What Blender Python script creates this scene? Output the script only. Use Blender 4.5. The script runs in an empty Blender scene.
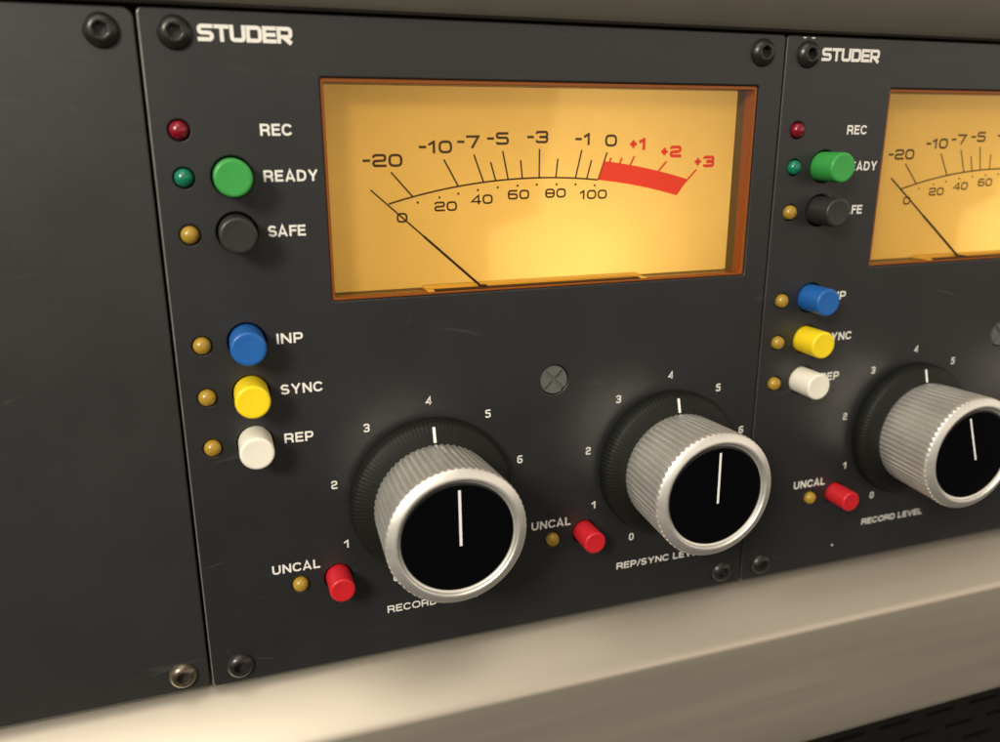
import bpy, bmesh, math, random
from mathutils import Vector, Matrix

S = bpy.context.scene
C = S.collection
PI = math.pi
MM = 0.001                      # all shapes are written in millimetres, the scene is in metres
random.seed(4)

# ------------------------------------------------------------------ camera
cam = bpy.data.cameras.new('camera')
cam_o = bpy.data.objects.new('camera', cam)
C.objects.link(cam_o)
cam.sensor_fit = 'HORIZONTAL'
cam.sensor_width = 36.0
cam.lens = 0.8215 * 36.0
cam.clip_start = 0.005
cam.clip_end = 50
YAW, PITCH, ROLL = -0.332192, -0.279006, 0.002279
rot = Matrix.Rotation(YAW, 3, 'Z') @ Matrix.Rotation(PITCH, 3, 'X') @ Matrix.Rotation(ROLL, 3, 'Y')
rot = rot @ Matrix.Rotation(PI / 2, 3, 'X')
cam_o.matrix_world = Matrix.Translation((0.00836835, -0.147399, 0.103159)) @ rot.to_4x4()
cam.dof.use_dof = True
cam.dof.focus_distance = 0.160
cam.dof.aperture_fstop = 15
S.camera = cam_o

# ------------------------------------------------------------------ room light
w = bpy.data.worlds.new('World')
S.world = w
w.use_nodes = True
wn = w.node_tree
bg = wn.nodes['Background']
bg.inputs['Strength'].default_value = 1.0
# indoor surroundings: pale ceiling and walls above, dark floor below
tcw = wn.nodes.new('ShaderNodeTexCoord')
sep = wn.nodes.new('ShaderNodeSeparateXYZ')
wn.links.new(tcw.outputs['Generated'], sep.inputs[0])
rmp = wn.nodes.new('ShaderNodeValToRGB')
mr = wn.nodes.new('ShaderNodeMapRange')
mr.inputs['From Min'].default_value = -1
wn.links.new(sep.outputs['Z'], mr.inputs['Value'])
wn.links.new(mr.outputs['Result'], rmp.inputs['Fac'])
el = rmp.color_ramp.elements
el[0].position, el[0].color = 0.38, (0.030, 0.026, 0.021, 1)
el[1].position, el[1].color = 0.56, (0.80, 0.72, 0.62, 1)
e3 = el.new(0.80)
e3.color = (0.34, 0.31, 0.27, 1)


def wmath(op, a, b=None):
    n_ = wn.nodes.new('ShaderNodeMath')
    n_.operation = op
    for k_, v_ in enumerate((a, b)):
        if v_ is None:
            continue
        if isinstance(v_, (int, float)):
            n_.inputs[k_].default_value = v_
        else:
            wn.links.new(v_, n_.inputs[k_])
    return n_.outputs[0]


def wstep(v_, lo, hi):
    n_ = wn.nodes.new('ShaderNodeMapRange')
    n_.interpolation_type = 'SMOOTHSTEP'
    n_.inputs['From Min'].default_value = lo
    n_.inputs['From Max'].default_value = hi
    wn.links.new(v_, n_.inputs['Value'])
    return n_.outputs['Result']


# a bright pale wall behind the photographer's right shoulder
across = wmath('DIVIDE', sep.outputs['X'], wmath('MAXIMUM', wmath('MULTIPLY', sep.outputs['Y'], -1.0), 0.02))
patch = wmath('MULTIPLY', wstep(across, 0.12, 0.50), wstep(sep.outputs['Z'], -0.12, 0.14))
patch = wmath('MULTIPLY', patch, wstep(sep.outputs['Z'], 0.50, 0.28))
patch = wmath('MULTIPLY', patch, wstep(wmath('MULTIPLY', sep.outputs['Y'], -1.0), 0.0, 0.2))
addc = wn.nodes.new('ShaderNodeMix')
addc.data_type = 'RGBA'
wn.links.new(patch, addc.inputs['Factor'])
wn.links.new(rmp.outputs['Color'], addc.inputs['A'])
addc.inputs['B'].default_value = (1.35, 1.14, 0.92, 1)
wn.links.new(addc.outputs['Result'], bg.inputs['Color'])


def area(name, loc, target, size, power, color):
    l = bpy.data.lights.new(name, 'AREA')
    l.shape = 'DISK'
    l.size = size
    l.energy = power
    l.color = color
    o = bpy.data.objects.new(name, l)
    C.objects.link(o)
    o.location = loc
    d = Vector(target) - Vector(loc)
    o.rotation_euler = d.to_track_quat('-Z', 'Y').to_euler()
    return o


area('room_lamp', (-0.40, -0.50, 0.40), (0.05, 0, 0.05), 0.19, 5.7, (1.0, 0.94, 0.82))
area('overhead_fill', (-0.14, -0.50, 0.90), (0.03, 0, 0.0), 0.80, 3.6, (1.0, 0.91, 0.78))  # added overhead fill, placed to brighten the ledge and panel tops

S.view_settings.view_transform = 'Standard'
S.view_settings.look = 'None'
S.view_settings.exposure = 0.0
S.view_settings.gamma = 1.0
S.render.engine = 'CYCLES'
S.cycles.max_bounces = 10
S.cycles.transparent_max_bounces = 16
S.cycles.use_denoising = True


# ------------------------------------------------------------------ materials
def mat(name, color, rough=0.5, metal=0.0, spec=0.5, bump=None, var=None, coat=0.0, sss=0.0, trans=0.0, stretch=None):
    m = bpy.data.materials.new(name)
    m.use_nodes = True
    nt = m.node_tree
    b = nt.nodes['Principled BSDF']
    b.inputs['Base Color'].default_value = (*color, 1)
    b.inputs['Roughness'].default_value = rough
    b.inputs['Metallic'].default_value = metal
    b.inputs['Specular IOR Level'].default_value = spec
    b.inputs['Coat Weight'].default_value = coat
    b.inputs['Coat Roughness'].default_value = 0.08
    if sss:
        b.inputs['Subsurface Weight'].default_value = sss
        b.inputs['Subsurface Radius'].default_value = (0.0012, 0.0009, 0.0006)
    if trans:
        b.inputs['Transmission Weight'].default_value = trans
    tc = nt.nodes.new('ShaderNodeTexCoord')
    src = tc.outputs['Object']
    if stretch:
        mp = nt.nodes.new('ShaderNodeMapping')
        mp.inputs['Scale'].default_value = stretch
        nt.links.new(src, mp.inputs['Vector'])
        src = mp.outputs['Vector']
    if bump:
        n = nt.nodes.new('ShaderNodeTexNoise')
        n.inputs['Scale'].default_value = bump[0]
        n.inputs['Detail'].default_value = 3
        nt.links.new(src, n.inputs['Vector'])
        bp = nt.nodes.new('ShaderNodeBump')
        bp.inputs['Strength'].default_value = bump[1]
        bp.inputs['Distance'].default_value = bump[2]
        nt.links.new(n.outputs['Fac'], bp.inputs['Height'])
        nt.links.new(bp.outputs['Normal'], b.inputs['Normal'])
    if var:                                     # uneven gloss and slight tonal wear
        n = nt.nodes.new('ShaderNodeTexNoise')
        n.inputs['Scale'].default_value = var[0]
        n.inputs['Detail'].default_value = 6
        n.inputs['Roughness'].default_value = 0.65
        nt.links.new(src, n.inputs['Vector'])
        r = nt.nodes.new('ShaderNodeMapRange')
        r.inputs['From Min'].default_value = 0.3
        r.inputs['From Max'].default_value = 0.7
        r.inputs['To Min'].default_value = rough - var[1]
        r.inputs['To Max'].default_value = rough + var[1]
        nt.links.new(n.outputs['Fac'], r.inputs['Value'])
        nt.links.new(r.outputs['Result'], b.inputs['Roughness'])
        if len(var) > 2:
            mx = nt.nodes.new('ShaderNodeMix')
            mx.data_type = 'RGBA'
            k = var[2]
            mx.inputs['A'].default_value = (*[c * (1 - k) for c in color], 1)
            mx.inputs['B'].default_value = (*[c * (1 + k) for c in color], 1)
            nt.links.new(n.outputs['Fac'], mx.inputs['Factor'])
            nt.links.new(mx.outputs['Result'], b.inputs['Base Color'])
    return m


def panel_material(name, color, seed):
    """dark powder coat with fine grain, uneven gloss, hairline scratches and a few specks"""
    m = mat(name, color, 0.40, 0, 0.52, bump=(2600, 0.30, 0.00005), var=(45, 0.05, 0.10))
    nt = m.node_tree
    b = nt.nodes['Principled BSDF']
    base = b.inputs['Base Color'].links[0].from_socket
    tc = next(n for n in nt.nodes if n.type == 'TEX_COORD')

    def layer(base, fac_socket, col):
        mx = nt.nodes.new('ShaderNodeMix')
        mx.data_type = 'RGBA'
        nt.links.new(fac_socket, mx.inputs['Factor'])
        nt.links.new(base, mx.inputs['A'])
        mx.inputs['B'].default_value = (*col, 1)
        return mx.outputs['Result']

    def ramp(sock, lo, hi, out=1.0):
        r = nt.nodes.new('ShaderNodeMapRange')
        r.inputs['From Min'].default_value = lo
        r.inputs['From Max'].default_value = hi
        r.inputs['To Min'].default_value = 0
        r.inputs['To Max'].default_value = out
        nt.links.new(sock, r.inputs['Value'])
        return r.outputs['Result']

    # hairline scratches: thin level lines of a stretched, rotated noise
    for k, (ang, sc, lo) in enumerate(((0.5, 14, 0.0012), (-0.9, 10, 0.0010), (0.12, 9, 0.001))):
        mp = nt.nodes.new('ShaderNodeMapping')
        mp.inputs['Rotation'].default_value = (0, ang, 0)
        mp.inputs['Location'].default_value = (seed + k * 3.1, 0, seed * 0.7)
        mp.inputs['Scale'].default_value = (1, 1, 6)
        nt.links.new(tc.outputs['Object'], mp.inputs['Vector'])
        n = nt.nodes.new('ShaderNodeTexNoise')
        n.inputs['Scale'].default_value = sc
        n.inputs['Detail'].default_value = 1
        nt.links.new(mp.outputs['Vector'], n.inputs['Vector'])
        sb = nt.nodes.new('ShaderNodeMath'); sb.operation = 'SUBTRACT'; sb.inputs[1].default_value = 0.5
        nt.links.new(n.outputs['Fac'], sb.inputs[0])
        ab = nt.nodes.new('ShaderNodeMath'); ab.operation = 'ABSOLUTE'
        nt.links.new(sb.outputs[0], ab.inputs[0])
        line = ramp(ab.outputs[0], lo * 2.0, 0.0, 0.26)
        n2 = nt.nodes.new('ShaderNodeTexNoise')
        n2.inputs['Scale'].default_value = 60
        nt.links.new(mp.outputs['Vector'], n2.inputs['Vector'])
        gate = ramp(n2.outputs['Fac'], 0.56, 0.72)
        mu = nt.nodes.new('ShaderNodeMath'); mu.operation = 'MULTIPLY'
        nt.links.new(line, mu.inputs[0]); nt.links.new(gate, mu.inputs[1])
        base = layer(base, mu.outputs[0], (0.11, 0.105, 0.095))
    # dust specks
    v = nt.nodes.new('ShaderNodeTexVoronoi')
    v.inputs['Scale'].default_value = 130
    nt.links.new(tc.outputs['Object'], v.inputs['Vector'])
    sp = ramp(v.outputs['Distance'], 0.045, 0.02, 0.5)
    n3 = nt.nodes.new('ShaderNodeTexNoise'); n3.inputs['Scale'].default_value = 70
    nt.links.new(tc.outputs['Object'], n3.inputs['Vector'])
    mu = nt.nodes.new('ShaderNodeMath'); mu.operation = 'MULTIPLY'
    nt.links.new(sp, mu.inputs[0]); nt.links.new(ramp(n3.outputs['Fac'], 0.58, 0.7), mu.inputs[1])
    base = layer(base, mu.outputs[0], (0.16, 0.15, 0.13))
    nt.links.new(base, b.inputs['Base Color'])
    return m


M = {}
M['panel'] = panel_material('dark_grey_panel_paint', (0.0158, 0.0163, 0.0170), 1.3)
M['blank'] = panel_material('dark_grey_blank_paint', (0.0215, 0.0215, 0.0213), 7.7)
M['edge_dim'] = mat('faint_edge_highlight', (0.032, 0.031, 0.030), 0.4, 0.0, 0.5, var=(120, 0.1, 0.5))  # dimmer version of the painted edge highlight, for the second module
M['edge'] = mat('rubbed_edge_highlight', (0.16, 0.15, 0.135), 0.4, 0.3, 0.5, var=(120, 0.1, 0.7))  # paler colour stands for lamp light caught on the left bevel
M['rail'] = mat('brown_grey_paint', (0.075, 0.066, 0.052), 0.55, 0, 0.4, bump=(1500, 0.3, 0.00006), var=(30, 0.08, 0.12))
M['black_void'] = mat('black_inside', (0.006, 0.006, 0.006), 0.8, 0, 0.2)
M['ledge'] = mat('satin_aluminium', (0.59, 0.53, 0.44), 0.46, 0.86, 0.5, bump=(700, 0.12, 0.00004), var=(60, 0.06, 0.06), stretch=(0.05, 1, 1))
M['grille'] = mat('black_grille', (0.005, 0.005, 0.0045), 0.6, 0, 0.25)
M['white_ink'] = mat('white_ink', (0.72, 0.69, 0.63), 0.6, 0, 0.3, var=(600, 0.05, 0.12))
M['screw'] = mat('black_oxide_steel', (0.030, 0.028, 0.025), 0.32, 0.5, 0.5, bump=(1200, 0.25, 0.00006), var=(500, 0.08, 0.3))
M['worn_screw'] = mat('worn_steel', (0.15, 0.12, 0.09), 0.30, 0.8, 0.5, bump=(1200, 0.3, 0.00008), var=(500, 0.1, 0.45))
M['cross'] = mat('grey_nylon', (0.095, 0.097, 0.092), 0.5, 0, 0.35, var=(400, 0.05, 0.12))
M['metal'] = mat('satin_knob_metal', (0.80, 0.775, 0.715), 0.42, 0.80, 0.5, var=(300, 0.05, 0.05))
M['skirt'] = mat('black_skirt', (0.0075, 0.008, 0.0065), 0.55, 0, 0.22, bump=(2500, 0.3, 0.00004), var=(200, 0.08))
M['cap'] = mat('black_gloss', (0.0014, 0.0015, 0.0020), 0.07, 0, 0.5, var=(150, 0.03))
M['paint_white'] = mat('white_line', (0.78, 0.77, 0.73), 0.5, 0, 0.3)
for n, col in dict(green=(0.035, 0.29, 0.055), black=(0.022, 0.022, 0.020), blue=(0.012, 0.105, 0.36), yellow=(0.82, 0.60, 0.012),
                   white=(0.76, 0.72, 0.61), red=(0.52, 0.014, 0.022)).items():
    M['btn_' + n] = mat(n + '_plastic', col, 0.38, 0, 0.45, bump=(1800, 0.12, 0.00004), var=(300, 0.06, 0.04))
M['led_red'] = mat('red_lens', (0.20, 0.005, 0.016), 0.2, 0, 0.5, sss=0.4)
M['led_green'] = mat('green_lens', (0.006, 0.17, 0.095), 0.2, 0, 0.5, sss=0.4)
M['led_amber'] = mat('amber_lens', (0.36, 0.225, 0.027), 0.26, 0, 0.5, sss=0.4)
M['amber_frame'] = mat('amber_acrylic', (0.48, 0.15, 0.018), 0.2, 0, 0.5, sss=0.5)
M['rim'] = mat('dark_meter_rim', (0.085, 0.062, 0.030), 0.55, 0, 0.3)
M['box'] = mat('white_lamp_box', (0.80, 0.78, 0.72), 0.7, 0, 0.2)
M['needle'] = mat('black_needle', (0.015, 0.010, 0.005), 0.5, 0, 0.3)
M['pivot'] = mat('amber_cover', (0.70, 0.46, 0.10), 0.25, 0, 0.5)
M['slot'] = mat('brown_slot', (0.035, 0.018, 0.005), 0.6, 0, 0.2)


def thin_pane():
    m = bpy.data.materials.new('amber_pane')
    m.use_nodes = True
    nt = m.node_tree
    nt.nodes.remove(nt.nodes['Principled BSDF'])
    out = nt.nodes['Material Output']
    t = nt.nodes.new('ShaderNodeBsdfTransparent')
    t.inputs['Color'].default_value = (0.99, 0.90, 0.68, 1)
    g = nt.nodes.new('ShaderNodeBsdfGlossy')
    g.inputs['Roughness'].default_value = 0.06
    f = nt.nodes.new('ShaderNodeFresnel')
    f.inputs['IOR'].default_value = 1.45
    mx = nt.nodes.new('ShaderNodeMixShader')
    ge = nt.nodes.new('ShaderNodeNewGeometry')          # only the outer skin mirrors; no inner reflection
    iv = nt.nodes.new('ShaderNodeMath'); iv.operation = 'SUBTRACT'; iv.inputs[0].default_value = 1.0
    nt.links.new(ge.outputs['Backfacing'], iv.inputs[1])
    mu = nt.nodes.new('ShaderNodeMath'); mu.operation = 'MULTIPLY'
    nt.links.new(f.outputs[0], mu.inputs[0])
    nt.links.new(iv.outputs[0], mu.inputs[1])
    nt.links.new(mu.outputs[0], mx.inputs[0])
    nt.links.new(t.outputs[0], mx.inputs[1])
    nt.links.new(g.outputs[0], mx.inputs[2])
    nt.links.new(mx.outputs[0], out.inputs['Surface'])
    return m


def dial_card():
    """cream translucent dial card: lamps behind it show through"""
    m = bpy.data.materials.new('cream_dial_card')
    m.use_nodes = True
    nt = m.node_tree
    nt.nodes.remove(nt.nodes['Principled BSDF'])
    out = nt.nodes['Material Output']
    n = nt.nodes.new('ShaderNodeTexNoise')
    n.inputs['Scale'].default_value = 90
    n.inputs['Detail'].default_value = 5
    tc = nt.nodes.new('ShaderNodeTexCoord')
    nt.links.new(tc.outputs['Object'], n.inputs['Vector'])
    mc = nt.nodes.new('ShaderNodeMix'); mc.data_type = 'RGBA'
    mc.inputs['A'].default_value = (0.80, 0.66, 0.40, 1)
    mc.inputs['B'].default_value = (0.90, 0.76, 0.48, 1)
    nt.links.new(n.outputs['Fac'], mc.inputs['Factor'])
    d = nt.nodes.new('ShaderNodeBsdfDiffuse')
    t = nt.nodes.new('ShaderNodeBsdfTranslucent')
    nt.links.new(mc.outputs['Result'], d.inputs['Color'])
    nt.links.new(mc.outputs['Result'], t.inputs['Color'])
    mx = nt.nodes.new('ShaderNodeMixShader')
    mx.inputs[0].default_value = 0.74
    nt.links.new(d.outputs[0], mx.inputs[1])
    nt.links.new(t.outputs[0], mx.inputs[2])
    nt.links.new(mx.outputs[0], out.inputs['Surface'])
    return m


def dial_ink(name, col):
    m = bpy.data.materials.new(name)
    m.use_nodes = True
    nt = m.node_tree
    nt.nodes.remove(nt.nodes['Principled BSDF'])
    d = nt.nodes.new('ShaderNodeBsdfDiffuse')
    t = nt.nodes.new('ShaderNodeBsdfTransparent')
    a = nt.nodes.new('ShaderNodeAddShader')
    d.inputs['Color'].default_value = (*[c * 0.6 for c in col], 1)
    t.inputs['Color'].default_value = (*[c * 0.9 for c in col], 1)
    nt.links.new(d.outputs[0], a.inputs[0])
    nt.links.new(t.outputs[0], a.inputs[1])
    nt.links.new(a.outputs[0], nt.nodes['Material Output'].inputs['Surface'])
    return m


M['dial_ink'] = dial_ink('brown_black_ink', (0.060, 0.045, 0.030))
M['dial_red'] = dial_ink('red_ink', (0.55, 0.060, 0.085))
def tinted(name, col):
    m = bpy.data.materials.new(name)
    m.use_nodes = True
    nt = m.node_tree
    nt.nodes.remove(nt.nodes['Principled BSDF'])
    t = nt.nodes.new('ShaderNodeBsdfTransparent')
    t.inputs['Color'].default_value = (*col, 1)
    nt.links.new(t.outputs[0], nt.nodes['Material Output'].inputs['Surface'])
    return m


def amber_plastic(name, col, rough, thru):
    """glossy plastic that lets some of the dial light through"""
    m = mat(name, col, rough, 0, 0.5)
    nt = m.node_tree
    b = nt.nodes['Principled BSDF']
    t = nt.nodes.new('ShaderNodeBsdfTranslucent')
    t.inputs['Color'].default_value = (*col, 1)
    mx = nt.nodes.new('ShaderNodeMixShader')
    mx.inputs[0].default_value = thru
    nt.links.new(b.outputs[0], mx.inputs[1])
    nt.links.new(t.outputs[0], mx.inputs[2])
    nt.links.new(mx.outputs[0], nt.nodes['Material Output'].inputs['Surface'])
    return m


M['mask'] = tinted('tinted_sheet', (0.82, 0.78, 0.66))
M['amber_frame'] = amber_plastic('amber_acrylic', (0.36, 0.105, 0.018), 0.10, 0.40)
M['pivot'] = amber_plastic('amber_cover', (0.90, 0.66, 0.20), 0.22, 0.4)
M['pane'] = thin_pane()
M['dial'] = dial_card()


# ------------------------------------------------------------------ helpers
def link(name, me, m, parent=None, loc=(0, 0, 0), smooth=None):
    o = bpy.data.objects.new(name, me)
    C.objects.link(o)
    for k in (m if isinstance(m, (list, tuple)) else [m]):
        me.materials.append(k)
    if parent:
        o.parent = parent
    o.location = Vector(loc) * MM
    if smooth is not None:
        for p in me.polygons:
            p.use_smooth = True
        me.set_sharp_from_angle(angle=math.radians(smooth))
    return o


def to_mesh(bm, name):
    me = bpy.data.meshes.new(name)
    bmesh.ops.recalc_face_normals(bm, faces=bm.faces)
    bm.to_mesh(me)
    bm.free()
    me.transform(Matrix.Scale(MM, 4))
    return me


def raw_mesh(name, verts, faces, scale=True):
    me = bpy.data.meshes.new(name)
    me.from_pydata(verts, [], faces)
    if scale:
        me.transform(Matrix.Scale(MM, 4))
    me.update()
    return me


def add_box(bm, x0, x1, y0, y1, z0, z1):
    r = bmesh.ops.create_cube(bm, size=1)
    for v in r['verts']:
        v.co = ((x0 + x1) / 2 + v.co.x * (x1 - x0), (y0 + y1) / 2 + v.co.y * (y1 - y0), (z0 + z1) / 2 + v.co.z * (z1 - z0))
    return r['verts']


def bevel(bm, width, seg=2):
    bmesh.ops.bevel(bm, geom=[e for e in bm.edges], offset=width, segments=seg, affect='EDGES', profile=0.6)


def lathe(profile, seg=64, radius_fn=None, close_end=True, close_start=False):
    """profile: list of (radius, height towards the viewer); the axis is -Y"""
    vs, fs = [], []
    for r, d in profile:
        for i in range(seg):
            a = 2 * PI * i / seg
            rr = radius_fn(r, d, a) if radius_fn else r
            vs.append((rr * math.cos(a), -d, rr * math.sin(a)))
    for k in range(len(profile) - 1):
        for i in range(seg):
            j = (i + 1) % seg
            fs.append((k * seg + i, k * seg + j, (k + 1) * seg + j, (k + 1) * seg + i))
    n = len(profile)
    if close_end:
        fs.append([(n - 1) * seg + i for i in range(seg)])
    if close_start:
        fs.append([i for i in reversed(range(seg))])
    bm = bmesh.new()
    bv = [bm.verts.new(v) for v in vs]
    for f in fs:
        bm.faces.new([bv[i] for i in f])
    return bm


def rounded_rect(x0, x1, z0, z1, r, n=6):
    pts = []
    for cx, cz, a0 in ((x1 - r, z1 - r, 0), (x0 + r, z1 - r, 90), (x0 + r, z0 + r, 180), (x1 - r, z0 + r, 270)):
        for i in range(n + 1):
            a = math.radians(a0 + 90 * i / n)
            pts.append((cx + r * math.cos(a), cz + r * math.sin(a)))
    return pts


def circle(cx, cz, r, n=40):
    return [(cx + r * math.cos(2 * PI * i / n), cz + r * math.sin(2 * PI * i / n)) for i in range(n)]


def plate(name, outlines, y_front, thick, bev):
    """flat plate in the XZ plane with holes and softened edges"""
    cu = bpy.data.curves.new(name, 'CURVE')
    cu.dimensions = '2D'
    cu.fill_mode = 'BOTH'
    cu.extrude = thick / 2 - bev
    cu.bevel_depth = bev
    cu.bevel_resolution = 2
    cu.offset = -bev
    for pts in outlines:
        sp = cu.splines.new('POLY')
        sp.points.add(len(pts) - 1)
        for p, q in zip(sp.points, pts):
            p.co = (q[0], q[1], 0, 1)
        sp.use_cyclic_u = True
    tmp = bpy.data.objects.new('tmp', cu)
    me = bpy.data.meshes.new_from_object(tmp)
    bpy.data.objects.remove(tmp)
    bpy.data.curves.remove(cu)
    # curve XY plane -> XZ plane, +Z of the curve faces the viewer (-Y)
    me.transform(Matrix(((1, 0, 0, 0), (0, 0, -1, y_front + thick / 2), (0, 1, 0, 0), (0, 0, 0, 1))))
    me.transform(Matrix.Scale(MM, 4))
    me.materials.clear()
    return me


class Ink:
    """printed marks collected into ONE mesh, lying in the plane y"""

    def __init__(self, y):
        self.v, self.f, self.y, self.n = [], [], y, 0

    def poly(self, pts):
        b = len(self.v)
        self.v += [(p[0], self.y - 0.0006 * (self.n % 12), p[1]) for p in pts]
        self.n += 1
        area2 = sum(pts[i][0] * pts[(i + 1) % len(pts)][1] - pts[(i + 1) % len(pts)][0] * pts[i][1] for i in range(len(pts)))
        idx = list(range(b, b + len(pts)))
        self.f.append(idx if area2 > 0 else idx[::-1])

    def stroke(self, pts, t, closed=False, corner=0.0):
        pts = [Vector(p) for p in pts]
        if corner:
            out = []
            n = len(pts)
            for i, p in enumerate(pts):
                if not closed and i in (0, n - 1):
                    out.append(p)
                    continue
                a, b = pts[i - 1] - p, pts[(i + 1) % n] - p
                r = min(corner, a.length * (0.98 if not closed and i == 1 else 0.49), b.length * (0.98 if not closed and i == n - 2 else 0.49))
                a0, b0 = p + a.normalized() * r, p + b.normalized() * r
                for k in range(6):
                    u = k / 5
                    out.append(a0 * (1 - u) ** 2 + p * 2 * u * (1 - u) + b0 * u * u)
            pts = out
        n = len(pts)
        L, R = [], []
        for i, p in enumerate(pts):
            if closed:
                d0, d1 = (p - pts[i - 1]).normalized(), (pts[(i + 1) % n] - p).normalized()
            else:
                d0 = (p - pts[i - 1]).normalized() if i else (pts[1] - p).normalized()
                d1 = (pts[i + 1] - p).normalized() if i < n - 1 else d0
            nn = Vector((-d0.y - d1.y, d0.x + d1.x))
            nn = nn.normalized() if nn.length > 1e-6 else Vector((-d0.y, d0.x))
            k = max(0.5, nn.dot(Vector((-d0.y, d0.x))))
            L.append(p + nn * t / 2 / k)
            R.append(p - nn * t / 2 / k)
        b = len(self.v)
        yy = self.y - 0.0006 * (self.n % 12)
        self.n += 1
        for l, r in zip(L, R):
            self.v += [(l.x, yy, l.y), (r.x, yy, r.y)]
        for i in range(n if closed else n - 1):
            j = (i + 1) % n
            self.f.append((b + 2 * i, b + 2 * i + 1, b + 2 * j + 1, b + 2 * j))

    def glyph(self, ch, x, z, w, h, t, corner=None):
        """square-shouldered wide letters and figures drawn with strokes"""
        q = t / 2
        l, r, b, u, m = x + q, x + w - q, z + q, z + h - q, z + h / 2
        c = corner if corner is not None else h * 0.34
        if ch == '0' or ch == 'O':
            self.stroke([(l, b), (r, b), (r, u), (l, u)], t, True, c)
        elif ch == '1':
            self.stroke([(x + w * 0.05, z + h * 0.66), (x + w * 0.62, u - q * 0.3)], t)
            self.stroke([(x + w * 0.68, z), (x + w * 0.68, z + h)], t)
        elif ch == '2':
            self.stroke([(l, z + h * 0.70), (l, u), (r, u), (r, m), (l, m - h * 0.04), (l, b), (x + w, b)], t, False, c * 0.75)
        elif ch == '3':
            self.stroke([(l, z + h * 0.74), (l, u), (r, u), (r, m), (x + w * 0.3, m)], t, False, c * 0.75)
            self.stroke([(x + w * 0.3, m), (r, m), (r, b), (l, b), (l, z + h * 0.26)], t, False, c * 0.75)
        elif ch == '4':
            self.stroke([(x + w * 0.76, z), (x + w * 0.76, u), (l, z + h * 0.28), (x + w, z + h * 0.28)], t, False, 0)
        elif ch == '5':
            self.stroke([(x + w * 0.96, u), (l, u), (l, m + h * 0.06), (r, m + h * 0.06), (r, b), (l, b), (l, z + h * 0.24)], t, False, c * 0.6)
        elif ch == '6':
            self.stroke([(x + w * 0.94, u), (l, u), (l, b), (r, b), (r, m + h * 0.05), (l, m + h * 0.05)], t, False, c * 0.75)
        elif ch == '7':
            self.stroke([(x, u), (r, u), (x + w * 0.42, z)], t, False, 0)
        elif ch == '8':
            self.stroke([(l, b), (r, b), (r, u), (l, u)], t, True, c)
            self.stroke([(l, m), (r, m)], t)
        elif ch == '-':
            self.stroke([(x, m), (x + w, m)], t)
        elif ch == '+':
            self.stroke([(x, m), (x + w, m)], t)
            self.stroke([(x + w / 2, m - w / 2), (x + w / 2, m + w / 2)], t)
        elif ch == 'S':
            self.stroke([(x + w * 0.97, u), (l, u), (l, m), (r, m), (r, b), (x, b)], t, False, c)
        elif ch == 'T':
            self.stroke([(x, u), (x + w, u)], t)
            self.stroke([(x + w / 2, z), (x + w / 2, u)], t)
        elif ch == 'U':
            self.stroke([(l, z + h), (l, b), (r, b), (r, z + h)], t, False, c)
        elif ch == 'D':
            self.stroke([(l, b), (r, b), (r, u), (l, u)], t, True, c)
            self.poly([(x, z), (x + t, z), (x + t, z + t), (x, z + t)])
            self.poly([(x, z + h - t), (x + t, z + h - t), (x + t, z + h), (x, z + h)])
        elif ch == 'E':
            self.stroke([(x + w, u), (l, u), (l, b), (x + w, b)], t, False, 0)
            self.stroke([(l, m), (x + w * 0.95, m)], t)
        elif ch == 'R':
            self.stroke([(l, z), (l, z + h)], t)
            self.stroke([(l, u), (r, u), (r, z + h * 0.40), (l, z + h * 0.40)], t, False, c * 0.8)
            self.stroke([(x + w * 0.42, z + h * 0.40), (x + w - q * 0.7, z)], t * 1.15)

    SANS = dict(A=.95, C=.92, D=.90, E=.78, F=.74, I=.20, L=.72, N=.90, O=.98, P=.82, R=.88, S=.84, U=.88, V=.92, Y=.94)

    @staticmethod
    def arc(cx, cz, rx, rz, a0, a1, n=20):
        """part of a slightly squared ellipse"""
        out = []
        for i in range(n + 1):
            a = math.radians(a0 + (a1 - a0) * i / n)
            c_, s_ = math.cos(a), math.sin(a)
            out.append((cx + rx * math.copysign(abs(c_) ** 0.86, c_), cz + rz * math.copysign(abs(s_) ** 0.86, s_)))
        return out

    def sans(self, ch, x, z, w, h, t):
        """plain upright grotesque capitals"""
        q = t / 2
        if ch in 'CO':                              # round letters run slightly wide of their stems
            x, w = x - w * 0.04, w * 1.08
        l, r, b, u, m = x + q, x + w - q, z + q, z + h - q, z + h * 0.5
        if ch == 'A':
            self.stroke([(x + q * 0.9, z), (x + w / 2, z + h - q * 0.2), (x + w - q * 0.9, z)], t * 0.98)
            self.stroke([(x + w * 0.2, z + h * 0.27), (x + w * 0.8, z + h * 0.27)], t * 0.9)
        elif ch == 'C':
            self.stroke(self.arc((l + r) / 2, m, (r - l) / 2, (u - b) / 2, 30, 330), t)
        elif ch == 'S':
            rx, ry = (r - l) / 2, (u - b) / 4
            cx = (l + r) / 2
            self.stroke(self.arc(cx, u - ry, rx * 0.94, ry, 15, 262, 14) + self.arc(cx, b + ry, rx, ry, 82, -168, 14), t)
        elif ch == 'O':
            self.stroke(self.arc((l + r) / 2, m, (r - l) / 2, (u - b) / 2, 0, 345, 24), t, True)
        elif ch == 'D':
            self.stroke([(l, z), (l, z + h)], t)
            self.stroke([(l, b), (r, b), (r, u), (l, u)], t, False, h * 0.42)
        elif ch in 'EFL':
            self.stroke([(l, z), (l, z + h)], t)
            if ch in 'EL':
                self.stroke([(l, b), (x + w, b)], t)
            if ch in 'EF':
                self.stroke([(l, u), (x + w, u)], t)
                self.stroke([(l, m + h * 0.02), (x + w * 0.92, m + h * 0.02)], t)
        elif ch == 'I':
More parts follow.
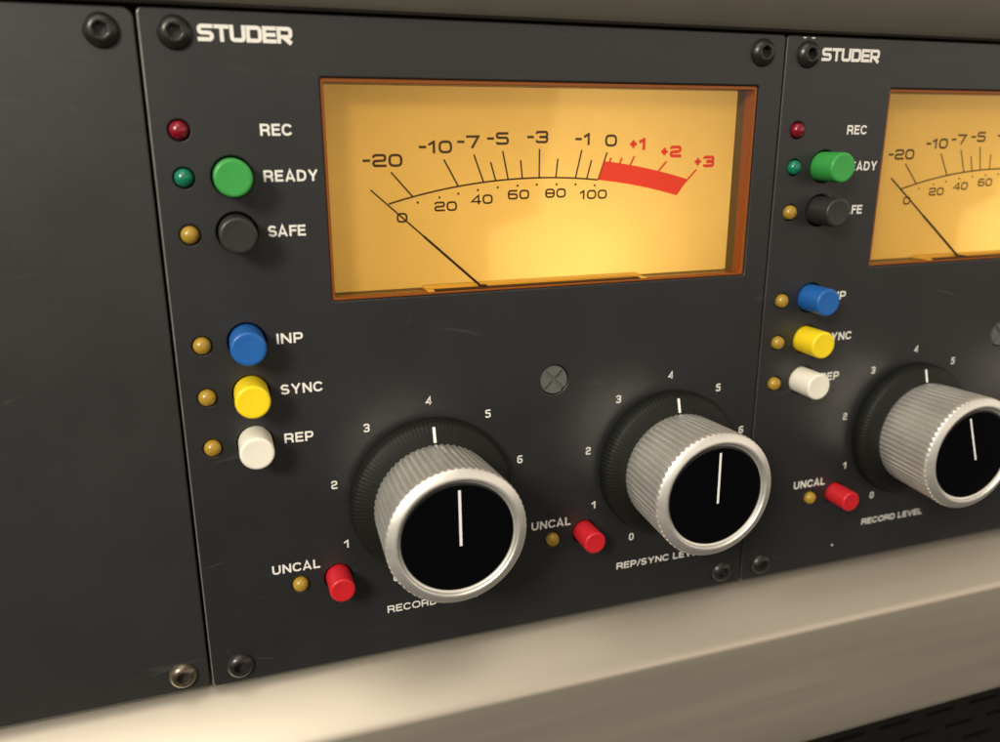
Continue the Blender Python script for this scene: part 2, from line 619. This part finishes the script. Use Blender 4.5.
            self.stroke([(x + w / 2, z), (x + w / 2, z + h)], t)
        elif ch == 'N':
            self.stroke([(l, z), (l, z + h)], t)
            self.stroke([(r, z), (r, z + h)], t)
            self.stroke([(l, z + h - q * 0.6), (r, z + q * 0.6)], t * 1.05)
        elif ch in 'PR':
            v = z + h * (0.46 if ch == 'R' else 0.42)
            self.stroke([(l, z), (l, z + h)], t)
            self.stroke([(l, u), (r, u), (r, v), (l, v)], t, False, h * 0.26)
            if ch == 'R':
                self.stroke([(x + w * 0.52, v), (r - q * 0.3, v - h * 0.10), (r + q * 0.1, z)], t, False, h * 0.1)
        elif ch == 'U':
            self.stroke([(l, z + h), (l, b), (r, b), (r, z + h)], t, False, w * 0.42)
        elif ch == 'V':
            self.stroke([(x + q * 0.9, z + h), (x + w / 2, z + q * 0.4), (x + w - q * 0.9, z + h)], t)
        elif ch == 'Y':
            self.stroke([(x + q * 0.9, z + h), (x + w / 2, z + h * 0.42), (x + w - q * 0.9, z + h)], t)
            self.stroke([(x + w / 2, z), (x + w / 2, z + h * 0.45)], t)
        elif ch == '/':
            self.stroke([(x, z - h * 0.02), (x + w, z + h * 1.02)], t * 0.85)

    def text(self, body, x, z, cap, width, t):
        rel = [self.SANS.get(c, .36) if c != ' ' else .30 for c in body]
        gap = 0.17
        k = width / (sum(rel) + gap * (len(rel) - 1))
        for c, w_ in zip(body, rel):
            if c != ' ':
                self.sans(c, x, z, max(w_ * k, t), cap, t)
            x += (w_ + gap) * k
            if body[body.index(c):body.index(c) + 2] in ('CA', 'SA', 'FE'):
                x -= 0.09 * k

    def build(self, name, m, parent):
        return link(name, raw_mesh(name, self.v, self.f), m, parent)


def thing(name, label, cat, loc=(0, 0, 0), group=None):
    o = bpy.data.objects.new(name, None)
    C.objects.link(o)
    o.empty_display_size = 0.01
    o.location = Vector(loc) * MM
    o['label'] = label
    o['category'] = cat
    if group:
        o['group'] = group
    return o


def tag(o, label, cat):
    o['label'] = label
    o['category'] = cat
    return o


# ------------------------------------------------------------------ the setting: machine carcass behind and around the panels
bm = bmesh.new()
add_box(bm, -220, 420, 46, 60, -140, 200)
o = link('background', to_mesh(bm, 'background'), M['black_void'])
o['kind'] = 'structure'

# top rail: painted bar above the panels, a dark gap under it
bm = bmesh.new()
prof = [(8, 122.85), (-0.6, 122.85), (-1.3, 123.25), (-1.9, 124.2), (-3.4, 133.0), (-3.2, 134.2), (-2.2, 134.9), (40, 137.5), (40, 122.85)]
vs0 = [bm.verts.new((-220, y, z)) for y, z in prof]
vs1 = [bm.verts.new((420, y, z)) for y, z in prof]
n = len(prof)
for i in range(n):
    bm.faces.new((vs0[i], vs0[(i + 1) % n], vs1[(i + 1) % n], vs1[i]))
bm.faces.new(vs0)
bm.faces.new(vs1)
o = link('top_rail', to_mesh(bm, 'top_rail'), M['rail'], smooth=25)
tag(o, 'brownish grey painted metal bar running along above the dark panels', 'rail')

# aluminium ledge under the panels: sloping top face, upright front face with a rolled lip
bm = bmesh.new()
prof = [(14, -0.5), (4, -0.9), (2.6, -1.3), (-7.2, -9.85), (-7.7, -10.35), (-8.05, -10.8), (-8.3, -11.3), (-8.45, -12.0)]
prof += [(-9.7, -41.6), (-9.75, -42.2), (-9.6, -42.8), (-9.2, -43.1), (-8.6, -43.3), (14, -43.3)]
vs0 = [bm.verts.new((-220, y, z)) for y, z in prof]
vs1 = [bm.verts.new((420, y, z)) for y, z in prof]
n = len(prof)
for i in range(n):
    bm.faces.new((vs0[i], vs0[(i + 1) % n], vs1[(i + 1) % n], vs1[i]))
bm.faces.new(vs0)
bm.faces.new(vs1)
o = link('metal_ledge', to_mesh(bm, 'metal_ledge'), M['ledge'], smooth=30)
tag(o, 'bright satin aluminium ledge running along under the dark panels', 'ledge')

# black slotted grille under the ledge
slots = [[(-219, -101), (419, -101), (419, -44.2), (-219, -44.2)]]
for r in range(5):
    for k in range(25):
        x0 = -120 + k * 16 + (8 if r % 2 else 0)
        slots.append(rounded_rect(x0, x0 + 12, -54.5 - r * 6, -52.6 - r * 6, 1.05, 4))
o = link('vent_grille', plate('vent_grille', slots, -2, 2, 0.3), M['grille'], smooth=35)
tag(o, 'black slotted grille below the aluminium ledge at the lower corner', 'grille')


# ------------------------------------------------------------------ shared part shapes
def screw_mesh(name):
    """button head screw with a hexagon socket"""
    seg = 48
    prof = [(2.65, 0.0), (2.65, 0.2), (2.56, 0.42), (2.38, 0.68), (2.1, 0.98), (1.8, 1.2), (1.52, 1.32), (1.3, 1.36)]

    def hexr(a):
        k = (a % (PI / 3)) - PI / 6
        return 1.2 * math.cos(PI / 6) / math.cos(k)

    def fn(r, d, a):
        return hexr(a) * (r + 100) if r < -50 else r
    prof += [(-99.0, 1.28), (-99.03, -0.3), (-99.7, -0.5)]
    return to_mesh(lathe(prof, seg, fn), name)


SCREW = screw_mesh('screw')


def screw(parent, x, z, m, rotation=0.0, label=None):
    o = bpy.data.objects.new('screw', SCREW.copy())
    C.objects.link(o)
    o.data.materials.append(m)
    for p in o.data.polygons:
        p.use_smooth = True
    o.data.set_sharp_from_angle(angle=math.radians(38))
    o.parent = parent
    o.location = (x * MM, 0, z * MM)
    o.rotation_euler = (0, rotation, 0)
    if label:
        o['label'] = label
    return o


# ------------------------------------------------------------------ blank panel on the left
bp_t = thing('blank_panel', 'plain dark grey blank panel left of the two channel modules, with no controls', 'panel')
link('faceplate', plate('blank_plate', [rounded_rect(-130, -0.35, 0.55, 122.3, 1.6)], 0, 3, 0.3), M['blank'], bp_t, smooth=35)
screw(bp_t, -5.1, 118.8, M['screw'], 0.3)
screw(bp_t, -5.0, 4.15, M['worn_screw'], 0.9, 'worn brassy screw at the bottom corner')
screw(bp_t, -124.0, 118.8, M['screw'], 0.1)
screw(bp_t, -124.0, 4.15, M['screw'], 0.5)

# ------------------------------------------------------------------ channel module
BUTTONS = [(12.1, 96.7, 3.05, 6.0, 'green', 'green push button beside READY'),
           (12.1, 87.5, 3.05, 6.0, 'black', 'black push button beside SAFE'),
           (12.1, 68.4, 3.0, 6.0, 'blue', 'blue push button beside INP'),
           (12.05, 58.9, 3.0, 6.0, 'yellow', 'yellow push button beside SYNC'),
           (12.0, 49.4, 3.0, 6.0, 'white', 'white push button beside REP'),
           (25.4, 19.4, 2.45, 5.6, 'red', None), (78.6, 20.2, 2.45, 5.6, 'red', None)]
LEDS = [(4.5, 104.1, 'red', 'red lamp beside REC'), (4.52, 96.6, 'green', 'green lamp beside READY'), (4.55, 87.3, 'amber', None),
        (4.6, 68.2, 'amber', None), (4.55, 58.75, 'amber', None), (4.6, 49.25, 'amber', None), (18.05, 19.2, 'amber', None), (71.1, 19.65, 'amber', None)]
KNOBS = [(44.55, 34.3), (97.8, 34.3)]
WX0, WX1, WZ0, WZ1 = 27.35, 114.30, 74.50, 112.65
CROSS = (70.8, 55.5)

mod = thing('channel_module', 'dark grey module with the full view meter and two knobs, beside the blank panel', 'audio module',
            (0, 0, 0), 'channel modules in a row')

outl = [rounded_rect(0.1, 119.75, 0.2, 122.4, 0.9), rounded_rect(WX0, WX1, WZ0, WZ1, 0.5, 3)]
for x, z, r, d, c, l in BUTTONS:
    outl.append(circle(x, z, r + 0.32))
for x, z, c, l in LEDS:
    outl.append(circle(x, z, 1.68, 28))
outl.append(circle(*CROSS, 3.12, 36))
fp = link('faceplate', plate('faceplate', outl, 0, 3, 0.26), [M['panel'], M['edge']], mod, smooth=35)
for p in fp.data.polygons:                    # lamp-side highlight painted onto the left corner edge as rubbed metal
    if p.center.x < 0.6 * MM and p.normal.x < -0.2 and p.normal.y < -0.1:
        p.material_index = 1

# --- printed legends
ink = Ink(-0.02)
xx = 8.75
for ch, wd in zip('STUDER', (2.45, 2.3, 2.42, 2.45, 2.2, 2.45)):
    ink.glyph(ch, xx, 117.7, wd, 2.55, 0.60, 0.5)
    xx += wd + 0.08
for body, x, z, cap, wd in (('REC', 17.15, 103.25, 1.9, 5.2), ('READY', 17.15, 95.75, 1.9, 9.0), ('SAFE', 17.15, 86.5, 1.9, 6.65),
                            ('INP', 17.15, 67.5, 1.9, 4.6), ('SYNC', 17.15, 58.0, 1.9, 7.55), ('REP', 17.15, 48.6, 1.9, 5.25),
                            ('UNCAL', 12.95, 22.1, 1.9, 9.2), ('UNCAL', 66.2, 22.5, 1.9, 9.2),
                            ('RECORD LEVEL', 34.8, 9.3, 1.6, 19.2), ('REP/SYNC LEVEL', 86.75, 9.5, 1.6, 22.4)):
    ink.text(body, x, z, cap, wd, 0.37 if cap > 1.7 else 0.29)
for kx, kz in KNOBS:
    for k, (dx, dz) in enumerate(((-7.7, -17.2), (-17.2, -8.0), (-18.9, 4.75), (-12.2, 15.5), (0, 19.65), (12.1, 15.6), (18.95, 4.9), (17.2, -8.0), (7.9, -17.2))):
        ink.glyph(str(k), kx + dx - 0.58, kz + dz - 0.85, 1.16, 1.7, 0.30, 0.5)
ink.build('lettering', M['white_ink'], mod)

# --- screws
for x, z, m_, rt in ((5.4, 118.85, M['screw'], 0.2), (5.45, 3.9, M['screw'], 0.7), (114.5, 118.9, M['screw'], 0.5), (114.45, 3.95, M['screw'], 0.1)):
    screw(mod, x, z, m_, rt)

# --- cross-headed plug: disc with an X slot
bm = lathe([(2.95, -2.6), (2.95, -0.45), (2.85, -0.35)], 40)
for q in range(4):
    pts = []
    for i in range(15):
        a = math.radians(-45 + 90 * i / 14) + q * PI / 2
        pts.append((2.8 * math.cos(a), 2.8 * math.sin(a)))
    mid = q * PI / 2
    nx, nz = math.cos(mid), math.sin(mid)
    g = 0.36
    keep = []
    for x, z in pts:                # keep clear of the two diagonal slots
        u, v = x * nx + z * nz, -x * nz + z * nx
        lim = u - g * math.sqrt(2)
        v = max(-lim, min(lim, v))
        keep.append((u * nx - v * nz, u * nz + v * nx))
    keep.append((g * math.sqrt(2) * nx, g * math.sqrt(2) * nz))
    top = [bm.verts.new((x, -0.12, z)) for x, z in keep]
    bot = [bm.verts.new((x * 1.0, 0.4, z * 1.0)) for x, z in keep]
    bm.faces.new(top)
    nn = len(keep)
    for i in range(nn):
        bm.faces.new((top[i], top[(i + 1) % nn], bot[(i + 1) % nn], bot[i]))
link('slotted_plug', to_mesh(bm, 'slotted_plug'), M['cross'], mod, (CROSS[0], 0, CROSS[1]))

# --- push buttons
for x, z, r, d, c, l in BUTTONS:
    prof = [(r, -4), (r, d - 0.45), (r - 0.06, d - 0.22), (r - 0.2, d - 0.06), (r - 0.42, d), (r - 0.7, d - 0.01), (r * 0.5, d - 0.06)]
    o = link('push_button', to_mesh(lathe(prof, 56), 'push_button'), M['btn_' + c], mod, (x, 0, z), smooth=50)
    if l:
        o['label'] = l

# --- indicator lamps
for x, z, c, l in LEDS:
    prof = [(1.5, -3)] + [(1.5, 0.0)] + [(1.5 * math.cos(a), 0.0 + 1.25 * math.sin(a)) for a in [i * PI / 2 / 9 for i in range(1, 9)]]
    o = link('indicator_lamp', to_mesh(lathe(prof, 36), 'indicator_lamp'), M['led_' + c], mod, (x, 0, z), smooth=60)
    if l:
        o['label'] = l


# --- knobs
def flute(r, d, a):
    if r < 12.2 or d < 4.9 or d > 19.3:
        return r
    k = 64
    u = (a * k / (2 * PI)) % 1.0
    v = abs(u * 2 - 1)                       # 0 in the groove, 1 on the rib
    s = min(1.0, v * 1.6) ** 1.2
    dep = 0.46 if d < 18.5 else 0.20
    return r - dep * (1 - s)


for kx, kz in KNOBS:
    gp = [(12.0, 4.4), (12.4, 5.0), (12.65, 9), (13.18, 18.3), (13.22, 18.9), (13.15, 19.2), (13.0, 19.42), (12.75, 19.6), (11.75, 20.15), (11.5, 20.22),
          (11.25, 20.2), (11.1, 20.08), (11.0, 19.9), (10.9, 19.6), (10.65, 19.42), (10.35, 19.38)]
    grip = link('level_knob', to_mesh(lathe(gp, 64 * 10, flute, close_end=False), 'level_knob'), M['metal'], mod, (kx, 0, kz), smooth=30)

    def knurl(r, d, a):
        return r - 0.09 * (0.5 + 0.5 * math.cos(a * 120)) if r > 15.45 else r
    sk = [(15.2, 0.12), (16.25, 0.12), (16.4, 0.4), (16.4, 1.9), (16.2, 2.6), (15.9, 3.2), (15.5, 3.6), (12.5, 4.5), (11.8, 4.6)]
    link('skirt', to_mesh(lathe(sk, 720, knurl, close_end=False), 'skirt'), M['skirt'], grip, smooth=35)
    cp = [(10.5, 18.8), (10.5, 19.4), (10.4, 19.58), (10.15, 19.66), (9.8, 19.68)]
    link('cap', to_mesh(lathe(cp, 96), 'cap'), M['cap'], grip, smooth=40)
    i2 = Ink(-19.7)
    i2.poly([(-0.25 + 0.3, 9.1), (0.25 + 0.3, 9.1), (0.25 + 0.45, -1.7), (-0.25 + 0.45, -1.7)])
    i2.build('pointer_line', M['paint_white'], grip)
    bm = bmesh.new()                                             # the tick lies on the sloping face of the skirt
    q = [(-0.28, -3.67, 15.45), (0.28, -3.67, 15.45), (0.28, -4.53, 12.55), (-0.28, -4.53, 12.55)]
    bm.faces.new([bm.verts.new(p) for p in q])
    link('skirt_tick', to_mesh(bm, 'skirt_tick'), M['paint_white'], grip)

# --- level meter
DD = 6.35                                   # depth of the dial card behind the faceplate


def dl(x, z, cx=8.368, cz=103.159, k=(147.4 + DD) / (147.4 + 4.0)):   # survey plane -> dial plane
    return (cx + (x - cx) * k, cz + (z - cz) * k)


fr_o = rounded_rect(WX0 + 0.06, WX1 - 0.06, WZ0 + 0.06, WZ1 - 0.06, 0.5, 3)
IX0, IX1, IZ0, IZ1 = WX0 + 0.65, WX1 - 0.65, WZ0 + 0.5, WZ1 - 0.8
fr_i = rounded_rect(IX0, IX1, IZ0, IZ1, 0.35, 3)
vu = link('level_meter', plate('level_meter', [fr_o, fr_i], 0.40, 3.2, 0.15), M['amber_frame'], mod, smooth=35)
rim = link('inner_rim', plate('inner_rim', [rounded_rect(WX0 + 0.2, WX1 - 0.2, WZ0 + 0.2, WZ1 - 0.2, 0.4, 3),
                                           rounded_rect(IX0 - 0.05, IX1 + 0.05, IZ0 - 0.05, IZ1 + 0.05, 0.3, 3)], 3.62, DD - 3.64, 0.05), M['rim'], vu)
link('window', plate('window', [rounded_rect(IX0 + 0.02, IX1 - 0.02, IZ0 + 0.02, IZ1 - 0.02, 0.3, 3)], 0.62, 0.5, 0.02), M['pane'], vu)
bm = bmesh.new()
add_box(bm, WX0 + 0.3, WX1 - 0.3, DD, DD + 0.3, WZ0 + 0.3, WZ1 - 0.3)
# single sheet: keep only the face toward the viewer
bm.faces.ensure_lookup_table()
bmesh.ops.delete(bm, geom=[f for f in bm.faces if f.calc_center_median().y > DD + 0.01], context='FACES')
link('dial', to_mesh(bm, 'dial'), M['dial'], vu)
# lamp box behind the dial
bm = bmesh.new()
bv = add_box(bm, WX0 - 1.5, WX1 + 1.5, DD + 0.25, 40, WZ0 - 1.5, WZ1 + 1.5)
bmesh.ops.delete(bm, geom=[f for f in bm.faces if f.calc_center_median().y < DD + 1], context='FACES')
link('lamp_box', to_mesh(bm, 'lamp_box'), M['box'], vu)

blk, red = Ink(DD - 0.03), Ink(DD - 0.05)
arc_c = Vector(dl(69.3, -15.95))
k_ = (147.4 + DD) / 151.4
arc_r = 111.29 * k_


def on_arc(x, r=None):
    r = r or arc_r
    return (x, arc_c.y + math.sqrt(r * r - (x - arc_c.x) ** 2))


xa, xb = dl(39.06, 0)[0], dl(81.22, 0)[0]
blk.stroke([on_arc(xa + (xb - xa) * i / 40) for i in range(41)], 0.33)
TICKS = [((43.64, 92.35), (39.72, 96.83)), ((52.41, 94.05), (49.71, 98.97)), ((57.39, 94.69), (55.51, 99.82)), ((59.81, 94.96), (58.82, 98.38)),
         ((62.32, 95.1), (61.24, 100.38)), ((65.2, 95.23), (64.84, 98.68)), ((68.68, 95.36), (68.68, 100.7)), ((72.15, 95.23), (72.53, 98.85)),
         ((76.33, 95.16), (77.55, 100.45)), ((78.72, 94.86), (79.7, 98.52)), ((81.22, 94.75), (83.02, 99.96))]
for a, b in TICKS:
    blk.stroke([dl(*a), dl(*b)], 0.33)
for p in ((44.56, 91.28), (48.71, 92.1), (52.38, 92.69), (56.24, 93.28), (60.21, 93.7), (64.25, 93.93), (68.2, 94.04), (72.34, 94.01), (76.36, 93.93), (80.52, 93.65)):
    blk.poly(circle(*dl(*p), 0.24, 10))


def number(ink_, body, c, h, wd, t, dash=0.0):
    gap = t * 0.75
    ws = []
    for ch in body:
        ws.append(dash if ch in '-+' else wd * (0.62 if ch == '1' else 1))
    tot = sum(ws) + gap * (len(ws) - 1)
    x, z = dl(*c)
    x -= tot / 2
    z -= h / 2
    for ch, w_ in zip(body, ws):
        ink_.glyph(ch, x, z, w_, h, t)
        x += w_ + gap


for body, c in (('-20', (38.3, 98.9)), ('-10', (48.2, 101.2)), ('-7', (54.5, 102.1)), ('-5', (60.3, 102.65)), ('-3', (68.3, 102.9)), ('-1', (77.8, 102.5)), ('0', (83.8, 102.2))):
    number(blk, body, c, 2.35, 2.65, 0.47, 1.4)
for body, c in (('0', (41.5, 88.6)), ('20', (49.9, 90.45)), ('40', (57.0, 91.55)), ('60', (64.45, 92.25)), ('80', (72.15, 92.35)), ('100', (80.3, 91.9))):
    number(blk, body, c, 1.85, 2.1, 0.37)
for body, c in (('+1', (89.8, 101.5)), ('+2', (97.4, 100.0)), ('+3', (105.3, 97.95))):
    number(red, body, c, 2.4, 2.75, 0.64, 1.5)
lo = [on_arc(dl(81.1, 0)[0] + (dl(99.15, 0)[0] - dl(81.1, 0)[0]) * i / 24) for i in range(25)]
hi = [on_arc(dl(82.3, 0)[0] + (dl(101.6, 0)[0] - dl(82.3, 0)[0]) * i / 24, 115.0 * k_) for i in range(25)]
for i in range(24):
    b0 = len(red.v)
    red.v += [(p[0], red.y, p[1]) for p in (lo[i], lo[i + 1], hi[i + 1], hi[i])]
    red.f.append((b0, b0 + 1, b0 + 2, b0 + 3))
for a, b in (((83.5, 97.7), (83.9, 98.95)), ((85.8, 97.6), (86.3, 98.9)), ((88.1, 97.2), (89.05, 99.2)), ((94.5, 96.0), (96.4, 98.1)), ((101.0, 93.9), (103.5, 96.4))):
    red.stroke([dl(*a), dl(*b)], 0.40)
blk.build('dial_scale', M['dial_ink'], vu)
red.build('overload_zone', M['dial_red'], vu)

# needle in front of the dial, dropping behind the pivot cover
a, b = Vector((36.22, 5.9, 93.62)), Vector((56.62, 2.75, 74.85))
d_ = (b - a).normalized()
nrm = d_.cross(Vector((0, 1, 0))).normalized()
bm = bmesh.new()
ring = []
for p, hw in ((a, 0.13), (a.lerp(b, 0.45), 0.15), (a.lerp(b, 0.47), 0.22), (b, 0.24)):
    ring.append([bm.verts.new((p.x + nrm.x * s * hw, p.y + q * 0.12, p.z + nrm.z * s * hw)) for s, q in ((-1, -1), (1, -1), (1, 1), (-1, 1))])
for k in range(3):
    for i in range(4):
        bm.faces.new((ring[k][i], ring[k][(i + 1) % 4], ring[k + 1][(i + 1) % 4], ring[k + 1][i]))
bm.faces.new(ring[0]); bm.faces.new(ring[3])
add_box(bm, 56.2, 57.2, 1.5, 2.9, 75.02, 75.5)                # the needle's foot in the slot
link('needle', to_mesh(bm, 'needle'), M['needle'], vu)

# pivot cover: low amber block along the bottom of the dial with a dark slot in front of it
bm = bmesh.new()
add_box(bm, 45.4, 91.4, 3.6, DD - 0.1, IZ0 - 0.2, IZ0 + 0.5)
add_box(bm, 45.3, 46.6, 0.9, 3.6, IZ0 - 0.1, IZ0 + 0.26)
add_box(bm, 89.9, 91.5, 0.9, 3.6, IZ0 - 0.1, IZ0 + 0.26)
bevel(bm, 0.1, 2)
pv = link('pivot_cover', to_mesh(bm, 'pivot_cover'), M['pivot'], vu, smooth=40)
bm = bmesh.new()
add_box(bm, 46.6, 89.9, 0.95, 2.3, IZ0 - 0.05, IZ0 + 0.24)
link('needle_slot', to_mesh(bm, 'needle_slot'), M['slot'], pv)

# unseen mask added behind the dial to shape its glow: thin tinted sheet with an opening that lets the lamps through more brightly
bm = bmesh.new()
outer = [(WX0 - 1.4, WZ0 - 1.4), (59.5, WZ0 - 1.4), (59.5, 85.2), (69.6, 88.2), (70.2, 93.5), (74.3, WZ1 + 1.4), (WX0 - 1.4, WZ1 + 1.4)]
bm.faces.new([bm.verts.new((x, DD + 1.3, z)) for x, z in outer])
link('added_light_mask', to_mesh(bm, 'added_light_mask'), M['mask'], vu)


def meter_lamp(x, y, z, sx, sz, power, parent, color=(1.0, 0.90, 0.62)):
    l = bpy.data.lights.new('meter_lamp', 'AREA')
    l.shape = 'RECTANGLE'
    l.size = sx * MM
    l.size_y = sz * MM
    l.energy = power
    l.color = color
    o = bpy.data.objects.new('meter_lamp', l)
    C.objects.link(o)
    o.parent = parent
    o.location = (x * MM, y * MM, z * MM)
    o.rotation_euler = (-PI / 2, 0, 0)          # shines towards the viewer, through the dial
    return o


meter_lamp(72, 36, 89, 68, 22, 0.0102, vu)
meter_lamp(81, 23, 77, 28, 5, 0.0025, vu)



# ------------------------------------------------------------------ the second module: a copy with all its parts
def copy_tree(o, parent=None):
    c = o.copy()
    C.objects.link(c)
    if parent:
        c.parent = parent
    for ch in list(o.children):
        copy_tree(ch, c)
    return c


mod2 = copy_tree(mod)
mod2.location = (120 * MM, 0, 0)
for o in mod2.children_recursive:              # on the second module the first knob's cap is turned a little to the left
    if o.name.startswith('pointer_line') and abs(o.parent.location.x - KNOBS[0][0] * MM) < 0.001:
        o.rotation_euler.y = -0.32
mod2['label'] = 'dark grey module cut off by the picture edge, with half its meter showing'
# a paint chip low on the second faceplate and on its top edge
chips = [[(26.43 + 0.27 * math.cos(t) * (1 + 0.15 * math.sin(3 * t)), 5.15 + 0.26 * math.sin(t)) for t in [i * PI / 7 for i in range(14)]]]
for cx_, cw in ((4.2, 0.42), (6.3, 0.5)):
    chips.append([(cx_ - cw, 121.95), (cx_ - cw * 0.3, 121.84), (cx_ + cw * 0.8, 121.9), (cx_ + cw, 122.1), (cx_ - cw * 0.7, 122.12)])
for pts in chips:
    i3 = Ink(-0.03)
    i3.poly(pts)
    i3.build('paint_chip', M['white_ink'], mod2)
for o in mod2.children:                          # its corner edge gets a fainter painted highlight
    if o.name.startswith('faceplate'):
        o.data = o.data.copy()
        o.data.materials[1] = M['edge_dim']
